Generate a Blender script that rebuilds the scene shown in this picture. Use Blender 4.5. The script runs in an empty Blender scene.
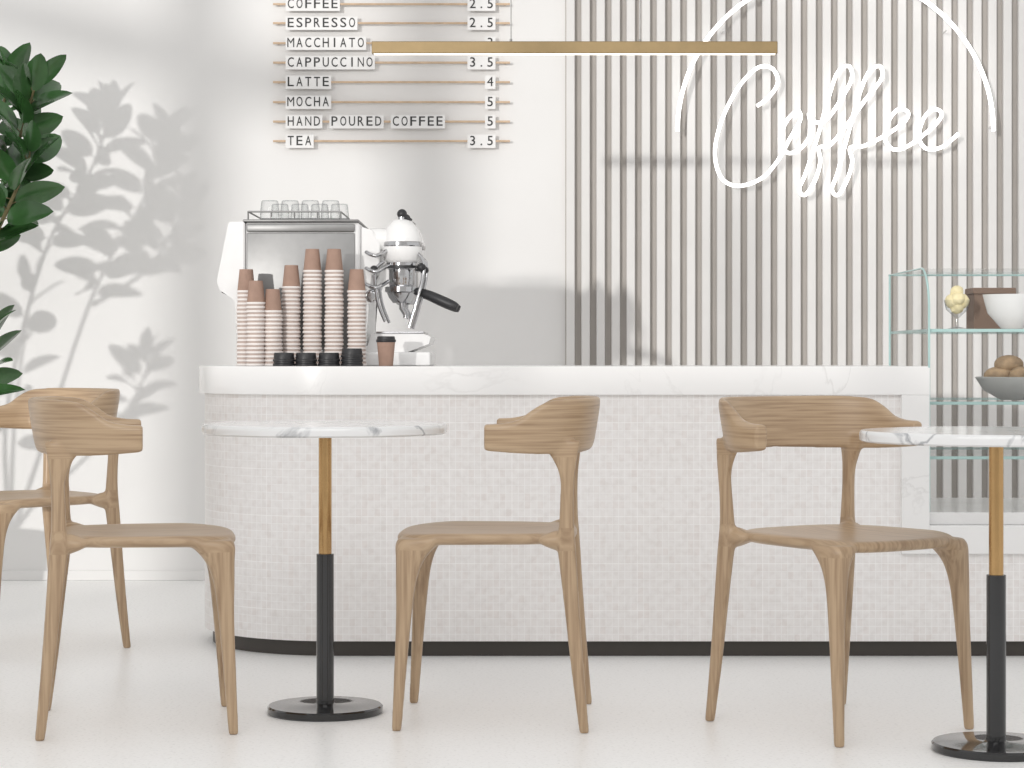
import bpy, bmesh, math, random
from mathutils import Vector, Matrix, noise
random.seed(4)
F=2200.0; HC=0.9; HY=357.0
def P(px,py,D):
    s=F/D
    return Vector(((px-512)/s, D, HC-(py-HY)/s))
scn=bpy.context.scene
COL=scn.collection
# ------------------------------------------------------------------ materials
def newmat(name):
    m=bpy.data.materials.new(name); m.use_nodes=True
    nt=m.node_tree; b=nt.nodes['Principled BSDF']
    return m,nt,b
def N(nt,t,**k):
    n=nt.nodes.new(t)
    for a,v in k.items(): setattr(n,a,v)
    return n
def c4(c): return (c[0],c[1],c[2],1)
def mat(name,col,rough=0.5,metal=0.0,var=0.04,scale=8,bump=0.0,coat=0.0,emis=None,es=0):
    m,nt,b=newmat(name)
    tc=N(nt,'ShaderNodeTexCoord'); nz=N(nt,'ShaderNodeTexNoise'); nz.inputs['Scale'].default_value=scale
    nz.inputs['Detail'].default_value=5
    r=N(nt,'ShaderNodeValToRGB')
    r.color_ramp.elements[0].position=0.3; r.color_ramp.elements[1].position=0.7
    r.color_ramp.elements[0].color=c4([max(0,x*(1-var)) for x in col]); r.color_ramp.elements[1].color=c4([min(1,x*(1+var)) for x in col])
    nt.links.new(tc.outputs['Object'],nz.inputs['Vector']); nt.links.new(nz.outputs['Fac'],r.inputs['Fac'])
    nt.links.new(r.outputs['Color'],b.inputs['Base Color'])
    b.inputs['Roughness'].default_value=rough; b.inputs['Metallic'].default_value=metal
    b.inputs['Coat Weight'].default_value=coat
    if bump:
        bp=N(nt,'ShaderNodeBump'); bp.inputs['Strength'].default_value=bump; bp.inputs['Distance'].default_value=0.01
        nt.links.new(nz.outputs['Fac'],bp.inputs['Height']); nt.links.new(bp.outputs['Normal'],b.inputs['Normal'])
    if emis:
        b.inputs['Emission Color'].default_value=c4(emis); b.inputs['Emission Strength'].default_value=es
    return m
def glassmat(name,tint=(0.97,0.99,0.98),refl=0.5,power=3.0,edge=None):
    # thin-sheet glass: transparent, more reflective towards grazing angles
    m=bpy.data.materials.new(name); m.use_nodes=True; nt=m.node_tree; nt.nodes.clear()
    o=N(nt,'ShaderNodeOutputMaterial'); mx=N(nt,'ShaderNodeMixShader'); t=N(nt,'ShaderNodeBsdfTransparent'); g=N(nt,'ShaderNodeBsdfGlossy')
    lw=N(nt,'ShaderNodeLayerWeight'); lw.inputs['Blend'].default_value=0.5
    pw=N(nt,'ShaderNodeMath',operation='POWER'); pw.inputs[1].default_value=power
    ml=N(nt,'ShaderNodeMath',operation='MULTIPLY_ADD'); ml.inputs[1].default_value=refl; ml.inputs[2].default_value=0.03
    nt.links.new(lw.outputs['Facing'],pw.inputs[0]); nt.links.new(pw.outputs[0],ml.inputs[0])
    g.inputs['Roughness'].default_value=0.03
    cm_=N(nt,'ShaderNodeMix',data_type='RGBA'); cm_.inputs['A'].default_value=c4(tint); cm_.inputs['B'].default_value=c4(edge or tint)
    nt.links.new(pw.outputs[0],cm_.inputs['Factor']); nt.links.new(cm_.outputs['Result'],t.inputs['Color'])
    nt.links.new(ml.outputs[0],mx.inputs['Fac']); nt.links.new(t.outputs[0],mx.inputs[1]); nt.links.new(g.outputs[0],mx.inputs[2])
    nt.links.new(mx.outputs[0],o.inputs['Surface']); return m
def marble(name,base,vein,scale=2.5,width=0.03,rough=0.15,strength=1.0,lo=0.42,hi=0.62):
    m,nt,b=newmat(name)
    tc=N(nt,'ShaderNodeTexCoord')
    nz=N(nt,'ShaderNodeTexNoise'); nz.inputs['Scale'].default_value=scale; nz.inputs['Detail'].default_value=8; nz.inputs['Distortion'].default_value=1.2
    nt.links.new(tc.outputs['Object'],nz.inputs['Vector'])
    sb=N(nt,'ShaderNodeMath',operation='SUBTRACT'); sb.inputs[1].default_value=0.5
    ab=N(nt,'ShaderNodeMath',operation='ABSOLUTE'); 
    nt.links.new(nz.outputs['Fac'],sb.inputs[0]); nt.links.new(sb.outputs[0],ab.inputs[0])
    mr=N(nt,'ShaderNodeMapRange'); mr.inputs['From Max'].default_value=width; mr.inputs['To Min'].default_value=strength; mr.inputs['To Max'].default_value=0
    nt.links.new(ab.outputs[0],mr.inputs['Value'])
    n2=N(nt,'ShaderNodeTexNoise'); n2.inputs['Scale'].default_value=scale*1.3
    nt.links.new(tc.outputs['Object'],n2.inputs['Vector'])
    r2=N(nt,'ShaderNodeMapRange'); r2.inputs['From Min'].default_value=lo; r2.inputs['From Max'].default_value=hi
    nt.links.new(n2.outputs['Fac'],r2.inputs['Value'])
    mu=N(nt,'ShaderNodeMath',operation='MULTIPLY'); nt.links.new(mr.outputs[0],mu.inputs[0]); nt.links.new(r2.outputs[0],mu.inputs[1])
    mx=N(nt,'ShaderNodeMix',data_type='RGBA'); mx.inputs['A'].default_value=c4(base); mx.inputs['B'].default_value=c4(vein)
    nt.links.new(mu.outputs[0],mx.inputs['Factor']); nt.links.new(mx.outputs['Result'],b.inputs['Base Color'])
    b.inputs['Roughness'].default_value=rough
    return m
def woodmat():
    m,nt,b=newmat('oak_wood')
    tc=N(nt,'ShaderNodeTexCoord'); sp=N(nt,'ShaderNodeSeparateXYZ'); nt.links.new(tc.outputs['Object'],sp.inputs[0])
    def sc(v):
        n=N(nt,'ShaderNodeVectorMath',operation='MULTIPLY'); n.inputs[1].default_value=v
        nt.links.new(tc.outputs['Object'],n.inputs[0]); return n.outputs[0]
    legs=sc((120,120,4)); seat=sc((5,120,30)); back=sc((5,5,170))
    def gt(z):
        n=N(nt,'ShaderNodeMath',operation='GREATER_THAN'); n.inputs[1].default_value=z; nt.links.new(sp.outputs['Z'],n.inputs[0]); return n.outputs[0]
    def mix(f,a,bb):
        n=N(nt,'ShaderNodeMix',data_type='VECTOR'); nt.links.new(f,n.inputs['Factor']); nt.links.new(a,n.inputs[4]); nt.links.new(bb,n.inputs[5]); return n.outputs[1]
    v=mix(gt(0.435),legs,seat); v=mix(gt(0.49),v,legs); v=mix(gt(0.66),v,back)
    nz=N(nt,'ShaderNodeTexNoise'); nz.inputs['Scale'].default_value=1.0; nz.inputs['Detail'].default_value=4; nz.inputs['Distortion'].default_value=0.3
    nt.links.new(v,nz.inputs['Vector'])
    r=N(nt,'ShaderNodeValToRGB'); e=r.color_ramp.elements
    e[0].position=0.28; e[0].color=(0.31,0.205,0.122,1); e[1].position=0.6; e[1].color=(0.48,0.345,0.22,1)
    nt.links.new(nz.outputs['Fac'],r.inputs['Fac']); nt.links.new(r.outputs['Color'],b.inputs['Base Color'])
    b.inputs['Roughness'].default_value=0.36
    return m
def mosaicmat():
    m,nt,b=newmat('mosaic_tile')
    uv=N(nt,'ShaderNodeUVMap'); uv.uv_map='UVMap'
    br=N(nt,'ShaderNodeTexBrick'); br.offset=0; br.squash=1
    TW,TH=0.0188,0.0235
    br.inputs['Scale'].default_value=1; br.inputs['Brick Width'].default_value=TW; br.inputs['Row Height'].default_value=TH
    br.inputs['Mortar Size'].default_value=0.0012; br.inputs['Mortar Smooth'].default_value=0.3; br.inputs['Bias'].default_value=-0.65
    br.inputs['Color1'].default_value=(0.86,0.84,0.83,1); br.inputs['Color2'].default_value=(0.79,0.73,0.705,1); br.inputs['Mortar'].default_value=(0.93,0.92,0.915,1)
    nt.links.new(uv.outputs[0],br.inputs['Vector'])
    nz=N(nt,'ShaderNodeTexNoise'); nz.inputs['Scale'].default_value=45; nz.inputs['Detail'].default_value=4
    nt.links.new(uv.outputs[0],nz.inputs['Vector'])
    r=N(nt,'ShaderNodeValToRGB'); r.color_ramp.elements[0].position=0.3; r.color_ramp.elements[1].position=0.55
    r.color_ramp.elements[0].color=(0.93,0.92,0.915,1); r.color_ramp.elements[1].color=(1,1,1,1)
    nt.links.new(nz.outputs['Fac'],r.inputs['Fac'])
    mx=N(nt,'ShaderNodeMix',data_type='RGBA',blend_type='MULTIPLY'); mx.inputs['Factor'].default_value=1
    nt.links.new(br.outputs['Color'],mx.inputs['A']); nt.links.new(r.outputs['Color'],mx.inputs['B'])
    b2=N(nt,'ShaderNodeTexBrick'); b2.offset=0
    b2.inputs['Scale'].default_value=1; b2.inputs['Brick Width'].default_value=TW*10; b2.inputs['Row Height'].default_value=TH*6
    b2.inputs['Mortar Size'].default_value=0.0014; b2.inputs['Color1'].default_value=(1,1,1,1); b2.inputs['Color2'].default_value=(0.98,0.978,0.975,1); b2.inputs['Mortar'].default_value=(1.04,1.04,1.04,1)
    nt.links.new(uv.outputs[0],b2.inputs['Vector'])
    m2=N(nt,'ShaderNodeMix',data_type='RGBA',blend_type='MULTIPLY'); m2.inputs['Factor'].default_value=1
    nt.links.new(mx.outputs['Result'],m2.inputs['A']); nt.links.new(b2.outputs['Color'],m2.inputs['B'])
    nt.links.new(m2.outputs['Result'],b.inputs['Base Color']); b.inputs['Roughness'].default_value=0.35
    iv=N(nt,'ShaderNodeMath',operation='SUBTRACT'); iv.inputs[0].default_value=1; nt.links.new(br.outputs['Fac'],iv.inputs[1])
    bp=N(nt,'ShaderNodeBump'); bp.inputs['Strength'].default_value=0.15; bp.inputs['Distance'].default_value=0.001
    nt.links.new(iv.outputs[0],bp.inputs['Height']); nt.links.new(bp.outputs['Normal'],b.inputs['Normal'])
    return m
def floormat():
    m,nt,b=newmat('microcement_floor')
    tc=N(nt,'ShaderNodeTexCoord')
    a=N(nt,'ShaderNodeTexNoise'); a.inputs['Scale'].default_value=110; a.inputs['Detail'].default_value=3
    c=N(nt,'ShaderNodeTexNoise'); c.inputs['Scale'].default_value=1.2; c.inputs['Detail'].default_value=4
    for n in(a,c): nt.links.new(tc.outputs['Object'],n.inputs['Vector'])
    r=N(nt,'ShaderNodeValToRGB'); r.color_ramp.elements[0].position=0.32; r.color_ramp.elements[1].position=0.46
    r.color_ramp.elements[0].color=(0.80,0.795,0.785,1); r.color_ramp.elements[1].color=(0.93,0.925,0.915,1)
    nt.links.new(a.outputs['Fac'],r.inputs['Fac']); nt.links.new(r.outputs['Color'],b.inputs['Base Color'])
    mr=N(nt,'ShaderNodeMapRange'); mr.inputs['To Min'].default_value=0.25; mr.inputs['To Max'].default_value=0.45
    nt.links.new(c.outputs['Fac'],mr.inputs['Value']); nt.links.new(mr.outputs[0],b.inputs['Roughness'])
    return m
M=dict(
 wall=mat('plaster_wall',(0.79,0.78,0.77),0.85,var=0.012,scale=3,bump=0.03),
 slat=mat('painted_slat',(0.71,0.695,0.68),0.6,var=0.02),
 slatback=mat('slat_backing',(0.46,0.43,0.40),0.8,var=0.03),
 floor=floormat(), wood=woodmat(), mosaic=mosaicmat(),
 quartz=marble('white_quartz',(0.85,0.845,0.84),(0.6,0.59,0.58),2.0,0.010,0.22,0.4),
 marble=marble('veined_marble',(0.80,0.80,0.80),(0.28,0.29,0.31),4.5,0.03,0.12,0.85,0.38,0.55),
 black=mat('black_lacquer',(0.012,0.012,0.013),0.12,coat=0.5),
 blackm=mat('matte_black',(0.02,0.02,0.022),0.45),
 plinth=mat('dark_plinth',(0.05,0.043,0.037),0.45),
 gold=mat('brushed_brass',(0.52,0.33,0.15),0.25,1.0,var=0.05,scale=30),
 goldl=mat('satin_gold',(0.25,0.18,0.09),0.4,0.6,var=0.05,scale=30),
 chrome=mat('chrome',(0.55,0.55,0.56),0.12,1.0),
 steel=mat('brushed_steel',(0.25,0.248,0.245),0.42,0.7,var=0.06,scale=20),
 white=mat('white_enamel',(0.80,0.795,0.79),0.25,coat=0.3),
 brown=mat('kraft_brown',(0.33,0.215,0.165),0.8,var=0.08,scale=40),
 band=mat('paper_band',(0.46,0.37,0.33),0.8,var=0.08,scale=40),
 rim=mat('paper_rim',(0.76,0.715,0.69),0.7),
 glass=glassmat('clear_glass',(0.98,0.985,0.983),0.35,4.0),
 tumbler=glassmat('tumbler_glass',(0.96,0.965,0.965),0.35,2.0,(0.55,0.57,0.58)),
 edge=mat('glass_edge_green',(0.42,0.60,0.58),0.15,var=0.05),
 ink=mat('black_letters',(0.015,0.015,0.015),0.5),
 plate=mat('letter_plate',(0.80,0.79,0.78),0.35),
 rail=mat('rail_wood',(0.62,0.46,0.32),0.5,var=0.12,scale=30),
 neon=mat('neon_tube',(1,1,1),0.3,emis=(1,0.998,0.99),es=1.8),
 led=mat('led_strip',(1,1,1),0.3,emis=(1,0.9,0.7),es=1.5),
 leaf=mat('leaf_green',(0.035,0.10,0.028),0.26,var=0.4,scale=7,coat=0.25),
 stem=mat('plant_stem',(0.12,0.10,0.04),0.7,var=0.2,scale=20),
 pot=mat('ceramic_pot',(0.6,0.58,0.55),0.5), soil=mat('soil',(0.06,0.04,0.03),0.9,var=0.4,scale=60,bump=0.5),
 bread=mat('bread_crust',(0.36,0.25,0.15),0.7,var=0.35,scale=30,bump=0.3),
 grey=mat('grey_stoneware',(0.42,0.42,0.41),0.5,var=0.1),
 cream=mat('vanilla_cream',(0.85,0.74,0.45),0.6,var=0.08,scale=30,bump=0.3),
 box=mat('brown_box',(0.19,0.125,0.09),0.7),
 frame=mat('window_frame',(0.7,0.7,0.7),0.5),
)
# ------------------------------------------------------------------ mesh helpers
def obj(name,bm,material,smooth=True,parent=None,angle=40):
    bmesh.ops.recalc_face_normals(bm,faces=bm.faces)
    me=bpy.data.meshes.new(name); bm.to_mesh(me); bm.free()
    mats=material if isinstance(material,(list,tuple)) else [material]
    for x in mats: me.materials.append(x)
    o=bpy.data.objects.new(name,me); COL.objects.link(o)
    if smooth:
        for p in me.polygons: p.use_smooth=True
        try: me.set_sharp_from_angle(angle=math.radians(angle))
        except Exception: pass
    if parent: par(o,parent)
    return o
def par(o,r):
    o.parent=r; o.matrix_parent_inverse=Matrix.Translation(r.location).inverted()
def root(name,loc):
    e=bpy.data.objects.new(name,None); e.location=loc; e.empty_display_size=0.1; COL.objects.link(e); return e
def loft(bm,rings,cap=True,closed=True,mi=0):
    vs=[[bm.verts.new(p) for p in r] for r in rings]
    n=len(vs[0])
    for a,b in zip(vs[:-1],vs[1:]):
        for i in range(n if closed else n-1):
            j=(i+1)%n
            f=bm.faces.new((a[i],a[j],b[j],b[i])); f.material_index=mi
    if cap:
        f=bm.faces.new(vs[0][::-1]); f.material_index=mi
        f=bm.faces.new(vs[-1]); f.material_index=mi
    return vs
def lathe(bm,prof,c,n=32,mi=0,mtx=None,cap=True):
    rings=[]
    for r,z in prof:
        ring=[Vector((r*math.cos(2*math.pi*i/n),r*math.sin(2*math.pi*i/n),z)) for i in range(n)]
        if mtx: ring=[mtx@p for p in ring]
        rings.append([p+Vector(c) for p in ring])
    return loft(bm,rings,cap,mi=mi)
def box(bm,x0,x1,y0,y1,z0,z1,bev=0.0,mi=0,seg=2):
    vs=[bm.verts.new((x,y,z)) for x in(x0,x1) for y in(y0,y1) for z in(z0,z1)]
    fs=[(0,1,3,2),(4,6,7,5),(0,4,5,1),(2,3,7,6),(0,2,6,4),(1,5,7,3)]
    ff=[bm.faces.new([vs[i] for i in f]) for f in fs]
    for f in ff: f.material_index=mi
    if bev:
        es=list({e for f in ff for e in f.edges})
        r=bmesh.ops.bevel(bm,geom=es,offset=bev,segments=seg,profile=0.5,affect='EDGES')
        for f in r['faces']: f.material_index=mi
def cat(pts,n=6):
    pts=[tuple(p) for p in pts]; out=[]
    Q=[pts[0]]+pts+[pts[-1]]
    for i in range(1,len(Q)-2):
        for k in range(n):
            t=k/n; o=[]
            for a,b,c,d in zip(Q[i-1],Q[i],Q[i+1],Q[i+2]):
                o.append(0.5*((2*b)+(-a+c)*t+(2*a-5*b+4*c-d)*t*t+(-a+3*b-3*c+d)*t**3))
            out.append(tuple(o))
    out.append(pts[-1]); return out
def tube(bm,pts,rad,n=12,mi=0):
    pts=[Vector(p) for p in pts]; L=len(pts)
    if not isinstance(rad,(list,tuple)): rad=[rad]*L
    up=None; rings=[]
    for i,p in enumerate(pts):
        t=(pts[min(i+1,L-1)]-pts[max(i-1,0)]).normalized()
        if up is None: up=t.orthogonal().normalized()
        up=(up-t*up.dot(t)).normalized(); v=t.cross(up)
        rings.append([p+rad[i]*(math.cos(2*math.pi*k/n)*up+math.sin(2*math.pi*k/n)*v) for k in range(n)])
    return loft(bm,rings,mi=mi)
def prism(bm,poly,y0,y1,mi=0):  # poly of (x,z)
    loft(bm,[[Vector((x,y0,z)) for x,z in poly],[Vector((x,y1,z)) for x,z in poly]],mi=mi)
# ------------------------------------------------------------------ camera / light
cam=bpy.data.cameras.new('camera'); co=bpy.data.objects.new('camera',cam); COL.objects.link(co)
co.location=(0,0,HC); co.rotation_euler=(math.pi/2,0,0); cam.sensor_width=36; cam.lens=F/1024*36; cam.shift_y=-27/1024
cam.clip_end=60
scn.camera=co
SD=Vector((0.42,1,-0.095)).normalized()
sl=bpy.data.lights.new('sun','SUN'); sl.energy=1.4; sl.angle=math.radians(1.3); sl.color=(1,0.98,0.95)
so=bpy.data.objects.new('sun',sl); COL.objects.link(so); so.rotation_euler=SD.to_track_quat('-Z','Y').to_euler(); so.location=(-5,-6,4)
al=bpy.data.lights.new('fill_softbox','AREA'); al.shape='RECTANGLE'; al.size=4; al.size_y=1.6; al.energy=60; al.color=(1,0.99,0.98)  # added fill light to lift the counter front; no ceiling fixture there
ao=bpy.data.objects.new('fill_softbox',al); COL.objects.link(ao); ao.location=(-0.3,1.6,3.3)
ao.rotation_euler=(Vector((0,6.4,0.2))-ao.location).to_track_quat('-Z','Y').to_euler()
w=bpy.data.worlds.new('world'); scn.world=w; w.use_nodes=True
bg=w.node_tree.nodes['Background']; bg.inputs[0].default_value=(1.0,0.995,0.99,1); bg.inputs[1].default_value=0.82
scn.view_settings.view_transform='Standard'
# ------------------------------------------------------------------ room
WY=8.87; FY=-2.0
bm=bmesh.new(); box(bm,-9,5,FY-1.4,WY+0.2,-0.1,0); obj('floor',bm,M['floor'],False)
bm=bmesh.new(); box(bm,-9,5,WY,WY+0.2,0,3.3); obj('wall_back',bm,M['wall'],False)
bm=bmesh.new(); box(bm,-9,0.21,WY-0.012,WY,0,0.04,0.003); obj('baseboard_back',bm,M['wall'],False)
bm=bmesh.new()
for a in [(-9,-7.3,0,3.7),(-7.3,-5.06,3.5,3.7),(-5.06,-4.9,0,3.7),(-4.9,-1.5,0,1.66),(-4.9,-1.5,3.5,3.7),(-1.5,5,0,3.7)]:
    box(bm,a[0],a[1],FY-0.15,FY,a[2],a[3])
obj('wall_front',bm,M['wall'],False)
bm=bmesh.new()
box(bm,-6.02,-5.81,FY-0.25,FY-0.16,0,3.5)
box(bm,-7.3,-7.24,FY-0.25,FY-0.16,0,3.5); box(bm,-5.12,-5.06,FY-0.25,FY-0.16,0,3.5)
obj('door_1',bm,M['frame'],False)
bm=bmesh.new()
for x in(-4.9,-3.75,-2.6,-1.56): box(bm,x,x+0.06,FY-0.25,FY-0.16,1.6,3.5)
box(bm,-4.9,-1.5,FY-0.25,FY-0.16,1.56,1.62)
obj('window_1',bm,M['frame'],False)
bm=bmesh.new(); AY=FY-0.75  # added unseen rod on posts, shaped to cast the slanted band on wall_back
tube(bm,[(-7.7,AY,3.60),(-5.1,AY,2.92)],0.12,12)
tube(bm,[(-7.7,AY,0),(-7.7,AY,3.66)],0.05,12); tube(bm,[(-5.12,AY,0),(-5.12,AY,3.0)],0.05,12)
obj('shadow_rod_frame',bm,M['frame'])
# slat panel
bm=bmesh.new(); 
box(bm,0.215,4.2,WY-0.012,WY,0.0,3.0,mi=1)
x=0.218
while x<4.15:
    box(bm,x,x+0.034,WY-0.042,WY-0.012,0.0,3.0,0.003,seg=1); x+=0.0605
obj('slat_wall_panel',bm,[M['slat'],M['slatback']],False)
# ------------------------------------------------------------------ counter
CX0=-0.98; CR=0.45; CY=6.6
def outline(off,xr,n=28):
    r=CR+off; cx=CX0+CR; cy=CY+CR; pts=[(xr,CY-off,xr)]
    k=max(2,int((xr-cx)/0.3))
    for i in range(1,k): 
        x=xr+(cx-xr)*i/k; pts.append((x,CY-off,x))
    for i in range(n+1):
        a=-math.pi/2-math.pi*i/n
        pts.append((cx+r*math.cos(a),cy+r*math.sin(a),cx-r*math.pi*i/n))
    pts.append((xr,CY+2*CR+off,cx-r*math.pi-(xr-cx)))
    return pts
def extr(name,off,xr,z0,z1,material,parent,bev=0):
    o=outline(off,xr); bm=bmesh.new(); uvl=bm.loops.layers.uv.new('UVMap')
    b=[bm.verts.new((p[0],p[1],z0)) for p in o]; t=[bm.verts.new((p[0],p[1],z1)) for p in o]
    n=len(o)
    for i in range(n):
        j=(i+1)%n
        f=bm.faces.new((b[i],b[j],t[j],t[i]))
        ui=o[i][2]; uj=o[j][2] if j else o[i][2]-2*CR
        for l in f.loops:
            v=l.vert
            u=ui if v in (b[i],t[i]) else uj
            l[uvl].uv=(u,v.co.z+0.002)
    bm.faces.new(b[::-1]); ft=bm.faces.new(t)
    if bev:
        bmesh.ops.bevel(bm,geom=list(ft.edges),offset=bev,segments=2,affect='EDGES')
    return obj(name,bm,material,True,parent,30)
ct=root('service_counter',(0,CY+CR,0))
extr('plinth',-0.025,2.45,0,0.047,M['plinth'],ct)
extr('mosaic_lower',0,2.45,0.047,0.31,M['mosaic'],ct)
extr('mosaic_upper',0,1.19,0.31,0.787,M['mosaic'],ct)
extr('worktop_slab',0.018,1.25,0.787,0.872,M['quartz'],ct,0.004)
bm=bmesh.new()
box(bm,1.166,1.25,CY-0.018,CY+2*CR+0.018,0.31,0.787,0.002,seg=1)
box(bm,1.25,2.45,CY-0.018,CY+2*CR+0.018,0.31,0.395,0.002,seg=1)
obj('quartz_frame',bm,M['quartz'],False,ct)
# ------------------------------------------------------------------ display case
dc=root('glass_display_case',(1.8,6.95,0.395))
X0,X1=1.253,2.42; Y0,Y1=6.63,7.32; ZB,ZT=0.395,1.172; R=0.13
bm=bmesh.new(); box(bm,X0,X1,Y0-0.006,Y1,ZB,0.432,0.003); obj('case_deck',bm,M['white'],False,dc)
side=[(Y1,0.433),(Y1,ZT)]+[(Y0+R-R*math.sin(a),ZT-R+R*math.cos(a)) for a in [i*math.pi/20 for i in range(11)]]+[(Y0,0.433)]
for nm,x in(('side_glass_1',X0+0.004),('side_glass_2',X1-0.01)):
    bm=bmesh.new(); bm.faces.new([bm.verts.new((x,y,z)) for y,z in side]); obj(nm,bm,M['glass'],False,dc)
bm=bmesh.new(); loft(bm,[[Vector((X0,y,z)) for y,z in side[1:]],[Vector((X1,y,z)) for y,z in side[1:]]],False,False); obj('front_glass',bm,M['glass'],True,dc)
bm=bmesh.new()
for x in(X0+0.004,X1-0.01): tube(bm,[(x,y,z) for y,z in side],0.0035,8)
tube(bm,[(X0,Y1,ZT),(X1,Y1,ZT)],0.003,8)
obj('glass_edges',bm,M['edge'],True,dc)
for i,z in enumerate((0.985,0.765,0.60)):
    bm=bmesh.new(); box(bm,X0+0.01,X1-0.02,Y0+0.02,Y1-0.01,z-0.01,z); obj('shelf_%d'%(i+1),bm,M['glass'],False,dc)
    bm=bmesh.new(); box(bm,X0+0.01,X1-0.02,Y0+0.014,Y0+0.02,z-0.009,z); box(bm,X0+0.01,X1-0.02,Y1-0.01,Y1-0.006,z-0.008,z); box(bm,X0+0.006,X0+0.012,Y0+0.02,Y1-0.01,z-0.009,z)
    obj('shelf_edge_%d'%(i+1),bm,M['edge'],False,dc)
D=6.86; q=P(957,0,D); cx=q.x; z0=0.986
dg=root('dessert_glass',(cx,D,z0))
bm=bmesh.new(); lathe(bm,[(0.028,0),(0.028,0.003),(0.006,0.008),(0.005,0.035),(0.012,0.042),(0.034,0.062),(0.04,0.09),(0.042,0.092)],(cx,D,z0),28,cap=False); obj('goblet',bm,M['tumbler'],True,dg)
bm=bmesh.new()
for a,b,c,r in((-.014,0,.088,.024),(.016,.004,.088,.023),(0,-.012,.095,.022),(0,.0,.118,.02),(0,0,.07,.022)):
    bmesh.ops.create_icosphere(bm,subdivisions=3,radius=r,matrix=Matrix.Translation((cx+a,D+b,z0+c)))
for v in bm.verts: v.co+=Vector((1,1,1))*0.003*noise.noise(v.co*90)
obj('ice_cream_scoops',bm,M['cream'],True,dg)
bm=bmesh.new(); lathe(bm,[(0.03,0),(0.035,0.004),(0.075,0.05),(0.09,0.108),(0.087,0.108),(0.07,0.05),(0.02,0.01)],(P(1012,0,6.84).x,6.84,z0)); obj('white_bowl',bm,M['white'])
bm=bmesh.new(); a=P(970,0,7.08).x
box(bm,a,a+0.13,7.02,7.14,z0,z0+0.115,0.003); box(bm,a-0.004,a+0.134,7.016,7.144,z0+0.115,z0+0.135,0.003)
obj('pastry_box',bm,M['box'],False)
bb=root('bread_bowl',(P(1020,0,6.8).x,6.83,0.767)); bx=bb.location.x
bm=bmesh.new(); lathe(bm,[(0.05,0),(0.06,0.004),(0.105,0.03),(0.13,0.07),(0.126,0.072),(0.1,0.034),(0.04,0.012)],(bx,6.83,0.767)); obj('bowl',bm,M['grey'],True,bb)
bm=bmesh.new()
for i,(a,b,c) in enumerate(((-.06,-.02,.075),(.0,-.05,.075),(.06,0,.075),(-.01,.04,.08),(-.03,-.01,.11))):
    bmesh.ops.create_icosphere(bm,subdivisions=3,radius=0.042,matrix=Matrix.Translation((bx+a,6.83+b,0.767+c))@Matrix.Rotation(i*.9,4,'Z')@Matrix.Diagonal((1.2,0.85,0.7,1)))
obj('bread_rolls',bm,M['bread'],True,bb)
# ------------------------------------------------------------------ tables
def table(X,Y):
    r=root('bistro_table',(X,Y,0))
    bm=bmesh.new(); lathe(bm,[(0.02,0.706),(0.303,0.706),(0.309,0.71),(0.31,0.72),(0.309,0.728),(0.305,0.732),(0.02,0.732)],(X,Y,0),96); obj('marble_top',bm,M['marble'],True,r)
    bm=bmesh.new(); lathe(bm,[(0.0165,0.40),(0.0165,0.70),(0.05,0.702),(0.05,0.706)],(X,Y,0),32); obj('brass_post',bm,M['gold'],True,r)
    bm=bmesh.new(); lathe(bm,[(0.143,0),(0.146,0.003),(0.146,0.016),(0.142,0.02),(0.03,0.021),(0.0225,0.024),(0.0222,0.03),(0.0222,0.402),(0.0165,0.403)],(X,Y,0),64); obj('black_base',bm,M['black'],True,r)
table(-0.473,5.57); table(1.107,5.03)
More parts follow.
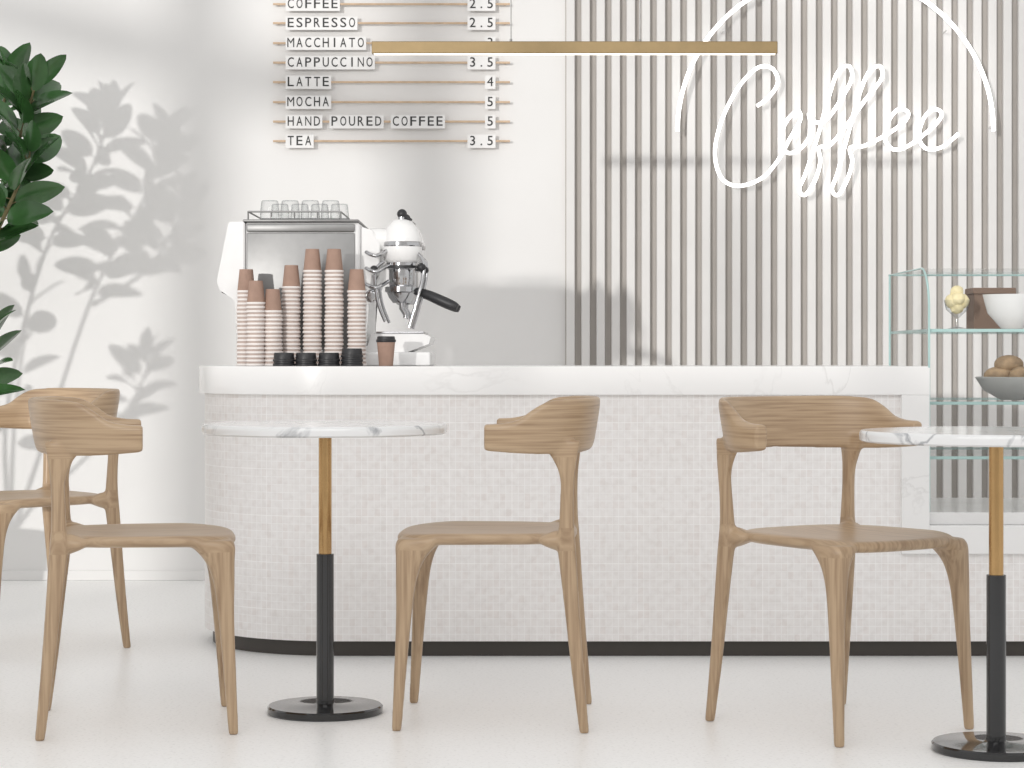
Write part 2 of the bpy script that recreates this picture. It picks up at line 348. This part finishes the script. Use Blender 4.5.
# ------------------------------------------------------------------ chairs
def chairmesh():
    bm=bmesh.new()
    def ring(s,z,n=64,dip=0):
        o=[]
        for i in range(n):
            a=2*math.pi*i/n; ca,sa=math.cos(a),math.sin(a); e=2/3.4
            x=math.copysign(abs(ca)**e,ca); y=math.copysign(abs(sa)**e,sa)
            wx=0.222; hw=0.218+0.014*x
            xx=0.014+wx*x*s; yy=hw*y*s
            zz=z+dip*(abs(yy)/0.22)**2*0.012 - 0.006*max(0,xx-0.12)/0.1
            o.append(Vector((xx,yy,zz)))
        return o
    loft(bm,[ring(.92,.447),ring(.97,.450),ring(1.0,.459),ring(1.0,.466),ring(.985,.472),ring(.94,.475),ring(.8,.472,dip=.4),ring(.5,.466,dip=.6),ring(.2,.464,dip=.6)])
    def leg(ctrl):
        c=cat(ctrl,8); rings=[]
        for x,y,z,a,b in c:
            rings.append([Vector((x+a*math.copysign(abs(math.cos(t))**.8,math.cos(t)),y+b*math.copysign(abs(math.sin(t))**.8,math.sin(t)),z)) for t in [2*math.pi*k/20 for k in range(20)]])
        loft(bm,rings)
    for s in(-1,1):
        leg([(.222,.214*s,0,.012,.012),(.213,.210*s,.15,.0155,.015),(.205,.206*s,.28,.0195,.018),(.200,.202*s,.36,.0255,.022),(.191,.197*s,.41,.035,.028),(.176,.187*s,.445,.052,.040),(.158,.173*s,.462,.064,.050)])
        leg([(-.230,.222*s,0,.012,.012),(-.214,.215*s,.15,.0155,.0145),(-.200,.210*s,.3,.0185,.0165),(-.191,.206*s,.40,.0215,.018),(-.187,.203*s,.45,.022,.019),(-.187,.203*s,.50,.0185,.0165),(-.188,.206*s,.56,.0165,.015),(-.189,.209*s,.61,.018,.0145),(-.184,.210*s,.65,.028,.0145),(-.172,.207*s,.70,.050,.0125)])
        leg([(-.165,.190*s,.434,.006,.006),(-.162,.188*s,.446,.032,.024),(-.158,.184*s,.458,.044,.032),(-.160,.186*s,.469,.036,.024),(-.163,.19*s,.482,.006,.006)])
    half=[(-.247,0,.672,.802,.0115),(-.244,.06,.670,.802,.0115),(-.233,.12,.668,.802,.012),(-.212,.172,.667,.802,.012),(-.178,.213,.667,.800,.0125),(-.140,.237,.667,.794,.013),(-.105,.249,.668,.774,.0145),(-.075,.254,.670,.752,.0165),(-.035,.258,.673,.742,.0175),(.008,.261,.677,.740,.0175)]
    full=[(x,-y,a,b,t) for x,y,a,b,t in half[::-1]]+half[1:]
    c=cat(full,5); rings=[]
    L=len(c)
    for i,(x,y,a,b,t) in enumerate(c):
        p=c[max(i-1,0)]; q=c[min(i+1,L-1)]
        d=Vector((q[0]-p[0],q[1]-p[1],0)).normalized(); nrm=Vector((d.y,-d.x,0))
        if nrm.dot(Vector((x-0.02,y,0)))<0: nrm=-nrm
        hz=(b-a)/2; cz=(a+b)/2; r=[]
        for k in range(24):
            th=2*math.pi*k/24; ct,st=math.cos(th),math.sin(th)
            u=math.copysign(abs(ct)**.55,ct)*t; v=math.copysign(abs(st)**.45,st)*hz
            lean=0.16*v*(1 if x<-.15 else max(0,1-(x+.15)/.12))
            r.append(Vector((x,y,cz+v))+nrm*(u+lean))
        rings.append(r)
    loft(bm,rings)
    bmesh.ops.recalc_face_normals(bm,faces=bm.faces)
    me=bpy.data.meshes.new('chair_raw'); bm.to_mesh(me); bm.free()
    o=bpy.data.objects.new('chair_tmp',me); COL.objects.link(o)
    m=o.modifiers.new('r','REMESH'); m.mode='VOXEL'; m.voxel_size=0.004; m.use_smooth_shade=True
    s=o.modifiers.new('s','SMOOTH'); s.factor=0.5; s.iterations=12
    dg=bpy.context.evaluated_depsgraph_get(); dg.update()
    me2=bpy.data.meshes.new_from_object(o.evaluated_get(dg)); me2.name='chair_frame'
    bpy.data.objects.remove(o)
    zmin=min(v.co.z for v in me2.vertices)
    for v in me2.vertices: v.co.z-=zmin
    me2.materials.clear(); me2.materials.append(M['wood'])
    for p in me2.polygons: p.use_smooth=True; p.material_index=0
    return me2
cm=chairmesh()
for X,Y,yaw in((-0.92,5.42,10),(-0.045,5.50,177),(0.803,5.38,-55),(-1.51,6.83,-140)):
    o=bpy.data.objects.new('dining_chair',cm); COL.objects.link(o); o.location=(X,Y,0); o.rotation_euler=(0,0,math.radians(yaw))
# ------------------------------------------------------------------ espresso machine
em=root('espresso_machine',(-.62,7.05,.872))
def px(x,D): return (x-512)*D/F
def pz(y,D): return HC-(y-HY)*D/F
D=6.9; zc=0.873
bm=bmesh.new(); box(bm,px(244,D),px(360,D),D,7.36,zc+0.02,pz(222,D),0.012,seg=3); obj('body',bm,M['white'],True,em)
bm=bmesh.new(); box(bm,px(247,D),px(355,D),D-0.008,D,zc+0.05,pz(233,D),0.003); box(bm,px(247,D),px(355,D),D-0.012,D,pz(232,D),pz(224,D),0.004); obj('back_panel',bm,M['steel'],True,em)
bm=bmesh.new(); box(bm,px(243,D),px(359,D),D-0.01,7.37,pz(222,D),pz(219.5,D),0.003); obj('top_tray',bm,M['steel'],True,em)
bm=bmesh.new()
poly=[(229,222),(245,222),(245,362),(238,362),(236,300),(221,292),(217,282)]
prism(bm,[(px(a,D),pz(b,D)) for a,b in poly],D-0.012,7.34)
bmesh.ops.bevel(bm,geom=list(bm.edges),offset=0.003,segments=2,affect='EDGES'); obj('side_wing_left',bm,M['white'],True,em)
bm=bmesh.new()
poly=[(360,226),(372,230),(380,245),(378,275),(368,300),(366,345),(360,345)]
prism(bm,[(px(a,D),pz(b,D)) for a,b in poly],D+0.02,7.34)
bmesh.ops.bevel(bm,geom=list(bm.edges),offset=0.003,segments=2,affect='EDGES'); obj('side_wing_right',bm,M['white'],True,em)
bm=bmesh.new(); box(bm,px(300,D),px(431,D),6.84,7.3,zc,pz(352,D),0.006,seg=3)
prism(bm,[(px(a,D),pz(b,D)) for a,b in [(352,352),(368,346),(372,334),(424,334),(431,337),(429,344),(408,352)]],6.88,7.28)
obj('drip_base',bm,M['white'],True,em)
bm=bmesh.new(); box(bm,px(376,D),px(424,D),6.9,7.24,pz(334,D),pz(331.5,D),0.002); obj('drip_grate',bm,M['chrome'],True,em)
bm=bmesh.new(); bc=bmesh.new(); bk=bmesh.new()
for Dg in(6.96,7.2):
    gx=px(402,6.96)
    k=6.96/F
    def zz(y): return pz(y,6.96)
    lathe(bm,[(13*k,zz(264)),(18*k,zz(260)),(20*k,zz(250)),(19.5*k,zz(238)),(16*k,zz(228)),(10*k,zz(221)),(3*k,zz(219))],(gx,Dg,0),28)
    tube(bm,cat([(px(362,6.96),Dg,zz(243)),(px(378,6.96),Dg,zz(240)),(gx,Dg,zz(243))],4),12*k,16)
    lathe(bc,[(12*k,zz(287)),(13*k,zz(285)),(13*k,zz(270)),(16*k,zz(268)),(16*k,zz(263)),(12*k,zz(262))],(gx,Dg,0),28)
    lathe(bc,[(19.9*k,zz(247)),(20.8*k,zz(246)),(20.8*k,zz(243)),(19.7*k,zz(242))],(gx,Dg,0),28)
    lathe(bc,[(9*k,zz(303)),(13*k,zz(298)),(15*k,zz(293)),(17*k,zz(292)),(17*k,zz(287)),(10*k,zz(286))],(gx,Dg,0),28)
    tube(bc,[(gx,Dg,zz(303)),(gx,Dg,zz(308)),(gx+4*k,Dg,zz(314)),(gx+4*k,Dg,zz(318))],3*k,10)
    tube(bc,cat([(gx+14*k,Dg-.02,zz(252)),(gx+22*k,Dg-.04,zz(262)),(gx+20*k,Dg-.05,zz(285)),(gx+8*k,Dg-.05,zz(328))],6),1.8*k,10)
    tube(bc,cat([(gx-18*k,Dg-.03,zz(262)),(gx-26*k,Dg-.05,zz(272)),(gx-24*k,Dg-.05,zz(300)),(gx-16*k,Dg-.05,zz(322))],6),1.6*k,10)
    tube(bc,[(gx,Dg,zz(220)),(gx,Dg,zz(214))],4*k,12)
    tube(bk,cat([(gx+13*k,Dg-.01,zz(291)),(gx+24*k,Dg-.03,zz(294)),(gx+40*k,Dg-.05,zz(301)),(gx+56*k,Dg-.06,zz(308))],4),[4*k,4*k,4.2*k,4.4*k,4.6*k,4.8*k,5*k,5.2*k,5.2*k,5.2*k,5*k,4.6*k,3.4*k],12)
    bmesh.ops.create_uvsphere(bk,u_segments=16,v_segments=10,radius=5*k,matrix=Matrix.Translation((gx,Dg,zz(214))))
    tube(bk,[(gx,Dg,zz(214)),(gx+9*k,Dg-.01,zz(221))],2.2*k,8)
    lathe(bk,[(17.3*k,zz(268.5)),(17.3*k,zz(266)),(13*k,zz(265))],(gx,Dg,0),28)
    bmesh.ops.create_uvsphere(bk,u_segments=12,v_segments=8,radius=4.5*k,matrix=Matrix.Translation((gx+20*k,Dg-.045,zz(268))))
    bmesh.ops.create_uvsphere(bk,u_segments=12,v_segments=8,radius=4*k,matrix=Matrix.Translation((gx-27*k,Dg-.05,zz(270))))
for yy in(252,268,284):
    tube(bc,cat([(px(366,6.9),6.9,pz(yy,6.9)),(px(376,6.9),6.88,pz(yy+4,6.9)),(px(388,6.9),6.93,pz(yy-3,6.9))],4),0.006,10)
lathe(bc,[(0.02,0),(0.02,0.012),(0.017,0.014),(0.01,0.014)],(px(371,6.9),6.92,pz(296,6.9)),24,mtx=Matrix.Rotation(math.pi/2,3,'X'))
obj('group_housings',bm,M['white'],True,em); obj('group_chrome',bc,M['chrome'],True,em); obj('portafilter_handles',bk,M['blackm'],True,em)
zt=pz(219,D); zr=pz(211,D)
xa,xb=px(247,D),px(340,D); ya,yb=6.93,7.3
bm=bmesh.new()
tube(bm,[(xa,ya,zr),(xb,ya,zr),(xb,yb,zr),(xa,yb,zr),(xa,ya,zr)],0.0028,8)
for i in range(5):
    xx=xa+(xb-xa)*i/4
    for yy in(ya,yb): tube(bm,[(xx,yy,zt),(xx,yy,zr)],0.0025,8)
obj('cup_rail',bm,M['steel'],True,em); bm=bmesh.new()
for j,yy in enumerate((6.98,7.14)):
    for i in range(4):
        lathe(bm,[(0.001,0.062),(0.024,0.062),(0.027,0.058),(0.030,0.03),(0.031,0.012),(0.030,0.0)],(px(267+i*20.5+j*5,D),yy,zt+0.001),24,cap=False)
obj('upturned_tumblers',bm,M['tumbler'],True,em)
# ------------------------------------------------------------------ paper cups
ST=0.0125
def cupstack(bm,X,Y,ztop):
    H=0.072; n=max(0,int((ztop-H-zc)/ST))
    for i in range(n+1):
        zb=zc+i*ST; last=i==n
        dx=X+random.uniform(-.0012,.0012); dy=Y
        lathe(bm,[(0.0265,zb),(0.0293,zb+.001),(0.0300,zb+.0035),(0.0293,zb+.0065),(0.0278,zb+.007)],(dx,dy,0),24,mi=1)
        if last: lathe(bm,[(0.0278,zb+.004),(0.0208,zb+H),(0.0195,zb+H),(0.0192,zb+H-.004)],(dx,dy,0),24,mi=0)
        else: lathe(bm,[(0.0276,zb+.004),(0.0268,zb+ST+.0002)],(dx,dy,0),24,mi=2)
bm=bmesh.new()
for x,t,Dd in((246,266,6.78),(291,263,6.78),(312.5,249,6.78),(334,249,6.78),(357,269,6.78),(256,277,6.715),(273,287,6.73)):
    cupstack(bm,px(x,Dd),Dd,pz(t,Dd))
obj('paper_cup_stacks',bm,[M['brown'],M['rim'],M['band']])
bm=bmesh.new()
for x,t in((284,346),(306,348),(329,346),(352,339)):
    Dd=6.655; n=2 if t>340 else 3
    for i in range(n):
        zb=zc+i*0.013
        lathe(bm,[(0.031,zb),(0.034,zb+.001),(0.034,zb+.006),(0.0315,zb+.008),(0.0305,zb+.024),(0.029,zb+.027),(0.024,zb+.0265),(0.022,zb+.022)],(px(x,Dd),Dd,0),28)
obj('cup_lid_stacks',bm,M['blackm'])
tc=root('takeaway_cup',(px(386,6.7),6.7,zc))
bm=bmesh.new(); lathe(bm,[(0.0205,0),(0.0215,0.001),(0.028,0.074),(0.027,0.075)],(px(386,6.7),6.7,zc),32); obj('cup_body',bm,M['brown'],True,tc)
bm=bmesh.new(); lathe(bm,[(0.029,0.072),(0.0305,0.074),(0.0305,0.079),(0.028,0.081),(0.0265,0.089),(0.025,0.090),(0.022,0.087),(0.005,0.087)],(px(386,6.7),6.7,zc),32); obj('cup_lid',bm,M['blackm'],True,tc)
# ------------------------------------------------------------------ menu board
mb=root('menu_letter_board',(-.45,WY,1.95))
DB=WY-0.03
rows=[('COFFEE','2.5',4),('ESPRESSO','2.5',23),('MACCHIATO','3',43),('CAPPUCCINO','3.5',62.5),('LATTE','4',82),('MOCHA','5',102),('HAND POURED COFFEE','5',121.5),('TEA','3.5',141)]
cache={}
def glyph(ch):
    if ch in cache: return cache[ch]
    cu=bpy.data.curves.new('g','FONT'); cu.body=ch; cu.size=1; cu.extrude=0.0; cu.offset=0.0 if ch in 'M4N' else 0.006; cu.resolution_u=3
    o=bpy.data.objects.new('g',cu); COL.objects.link(o)
    dg=bpy.context.evaluated_depsgraph_get(); dg.update()
    me=bpy.data.meshes.new_from_object(o.evaluated_get(dg)); bpy.data.objects.remove(o)
    vs=[v.co.copy() for v in me.vertices]; fs=[list(p.vertices) for p in me.polygons]
    x0=min(v.x for v in vs); x1=max(v.x for v in vs)
    cache[ch]=(vs,fs,x0,x1); return cache[ch]
bt=bmesh.new(); bp_=bmesh.new(); br_=bmesh.new()
pit=8.75*DB/F
def word(txt,xl,yc):
    H=0.0385; sc_=H/0.71; zc_=pz(yc,DB)
    for i,ch in enumerate(txt):
        if ch==' ': continue
        vs,fs,x0,x1=glyph(ch); wdt=(x1-x0)*sc_; sx=min(1.0,0.0265/wdt)*sc_
        if ch in 'CEFHLMOPRSTUNAD': sx=0.0245/(x1-x0)
        if ch=='M': sx=0.0275/(x1-x0)
        cx=xl+(i+0.5)*pit
        vv=[bt.verts.new((cx+(v.x-(x0+x1)/2)*sx,DB-0.0062,zc_-H/2+v.y*sc_)) for v in vs]
        for f in fs:
            try: bt.faces.new([vv[k] for k in f])
            except ValueError: pass
    segs=txt.split(' '); pos=0
    for s_ in segs:
        box(bp_,xl+pos*pit-0.003,xl+(pos+len(s_))*pit+0.004,DB-0.005,DB-0.001,zc_-H/2-0.011,zc_+H/2+0.004)
        pos+=len(s_)+1
for t,p,y in rows:
    word(t,px(286.5,DB),y-0.5); word(p,px(494.5-8.75*len(p),DB),y-0.5)
    tube(br_,[(px(273,DB),DB+0.004,pz(y,DB)),(px(510,DB),DB+0.004,pz(y,DB))],0.0045,8)
    for xx in(278,505): tube(br_,[(px(xx,DB),DB,pz(y,DB)),(px(xx,DB),WY,pz(y,DB))],0.003,8)
obj('letters',bt,M['ink'],False,mb); obj('letter_plates',bp_,M['plate'],False,mb); obj('rails',br_,M['rail'],True,mb)
# ------------------------------------------------------------------ pendant lamp
DP=6.9; pl=root('linear_pendant_lamp',(px(575,DP),DP,pz(48,DP)))
bm=bmesh.new(); box(bm,px(372,DP),px(777,DP),DP-0.018,DP+0.018,pz(54,DP),pz(42,DP),0.002); obj('bar',bm,M['goldl'],False,pl)
bm=bmesh.new(); box(bm,px(374,DP),px(775,DP),DP-0.013,DP+0.013,pz(54.5,DP),pz(54,DP)); obj('led_strip',bm,M['led'],False,pl)
bm=bmesh.new()
for x in(511,640): tube(bm,[(px(x,DP),DP,pz(42,DP)),(px(x,DP),DP,3.2)],0.0018,6); lathe(bm,[(0.004,pz(42,DP)),(0.004,pz(39,DP))],(px(x,DP),DP,0),10)
obj('cables',bm,M['steel'],True,pl)
bm=bmesh.new(); box(bm,px(480,DP),px(671,DP),DP-0.03,DP+0.03,3.2,3.24,0.004); obj('ceiling_canopy',bm,M['goldl'],False,pl)
bm=bmesh.new(); box(bm,-0.5,1.0,DP-0.06,WY-0.01,3.24,3.34); obj('ceiling_beam',bm,M['wall'],False)
# ------------------------------------------------------------------ neon sign
DN=WY-0.12; ns=root('neon_coffee_sign',(px(835,DN),DN,pz(110,DN)))
def Q(x,y,o=0): return Vector((px(x,DN),DN+o,pz(y,DN)))
bm=bmesh.new()
arc=[Q(835.5+158*math.cos(math.pi*i/48),131-158*math.sin(math.pi*i/48)) for i in range(49)]
tube(bm,arc,0.0085,12)
W=[(757,106),(769,97),(778,82),(772,68),(757,68),(738,88),(722,120),(715,152),(721,177),(738,186),(762,178),(778,160),(789,140),(800,120),
   (797,111),(786,122),(780,140),(788,153),(802,147),(812,130),(809,114),(816,122),(828,118),
   (842,98),(852,78),(849,66),(838,72),(829,96),(818,135),(806,172),(799,189),(805,195),(815,180),(820,162),(819,148),(830,145),
   (846,126),(866,99),(882,78),(880,66),(869,72),(859,96),(848,135),(838,172),(832,189),(838,195),(847,180),(852,162),(850,148),(864,146),
   (884,136),(903,123),(908,113),(899,109),(889,120),(885,138),(893,149),(906,147),(921,137),(937,123),(942,113),(933,109),(923,120),(919,138),(927,149),(942,147),(958,134)]
pts=[Q(x,y,0.008*math.sin(i*0.35)) for i,(x,y) in enumerate(W)]
tube(bm,cat(pts,8),0.0076,12)
obj('neon_tubes',bm,M['neon'],True,ns)
bm=bmesh.new()
for x,y in((678,126),(993,126),(724,30),(947,30),(718,140),(738,185),(829,96),(859,96),(885,138),(927,148)):
    tube(bm,[Q(x,y),Vector((px(x,DN),WY-0.03,pz(y,DN)))],0.003,8)
obj('standoffs',bm,M['plate'],True,ns)
# ------------------------------------------------------------------ plant
DPl=8.1; pr=root('rubber_plant',(px(-125,DPl),DPl,0))
bx,by=pr.location.x,DPl
bm=bmesh.new(); lathe(bm,[(0.12,0),(0.125,0.005),(0.15,0.26),(0.155,0.27),(0.14,0.27),(0.135,0.24),(0.02,0.238)],(bx,by,0),40); obj('pot',bm,M['pot'],True,pr)
bm=bmesh.new(); lathe(bm,[(0.135,0.238),(0.13,0.25),(0.01,0.255)],(bx,by,0),24); obj('soil',bm,M['soil'],True,pr)
bs=bmesh.new(); bl=bmesh.new()
def leaf(base,dirv,L,Wd,curl,roll):
    d=dirv.normalized(); up=Vector((0,0,1)); s=d.cross(up)
    if s.length<.1: s=Vector((1,0,0))
    s.normalize(); nrm=s.cross(d)
    R_=Matrix.Rotation(roll,3,d); s=R_@s; nrm=R_@nrm
    n=12; rows_=[]
    for i in range(n+1):
        t=i/n; wv=Wd*(max(0,math.sin(math.pi*min(1,t**0.9)))**0.62)*(1-0.12*t)+0.0008
        if i==n: wv=0.0006
        c=base+d*(0.02+L*t)-nrm*(curl*L*t*t)
        rows_.append([bl.verts.new(c+s*wv*u+nrm*(abs(u)*wv*0.25)) for u in(-1,-.5,0,.5,1)])
    for a,b in zip(rows_[:-1],rows_[1:]):
        for k in range(4): bl.faces.new((a[k],a[k+1],b[k+1],b[k]))
    tube(bs,[base,base+d*0.024],0.0022,6)
def B(x,y,Dd=8.1): return (px(x,Dd),Dd,pz(y,Dd))
stems=[([(bx,by,.24),B(-95,450),B(-35,270),B(10,165,8.05),B(34,90,8.02)],0.5,38,1.0),
       ([(bx,by,.24),B(-110,400,8.2),B(-60,230,8.25),B(-10,140,8.25),B(10,80,8.25)],0.5,32,1.0),
       ([(bx,by,.24),B(-100,500),B(-55,440,8.0),B(-20,385,7.95),B(-8,335,7.9)],0.6,18,0.95),
       ([(bx,by,.24),B(-120,400),B(-100,250)],0.4,14,1.0),
       ([B(-35,280),B(-8,240,7.95),B(14,195,7.9),B(30,155,7.9)],0.3,20,1.0)]
for ctrl,t0,cnt,ms in stems:
    c=cat(ctrl,10); L=len(c)
    tube(bs,c,[0.011-0.007*i/L for i in range(L)],8)
    ph=random.random()*6
    for k in range(cnt):
        t=t0+(1-t0)*k/(cnt-1); i=min(L-2,int(t*(L-1))); p=Vector(c[i]).lerp(Vector(c[i+1]),t*(L-1)-i)
        a=ph+k*2.4; el=0.2+0.95*(k/(cnt-1))**2+random.uniform(-.25,.35)
        d=Vector((math.cos(a)*math.cos(el),math.sin(a)*math.cos(el),math.sin(el)))
        sz=ms*(1.0 if k<cnt-3 else 0.8)
        leaf(p,d,random.uniform(.145,.19)*sz,random.uniform(.040,.050)*sz,random.uniform(.1,.35),random.choice((-1,1))*random.uniform(.3,1.4))
obj('stems',bs,M['stem'],True,pr); obj('leaves',bl,M['leaf'],True,pr)
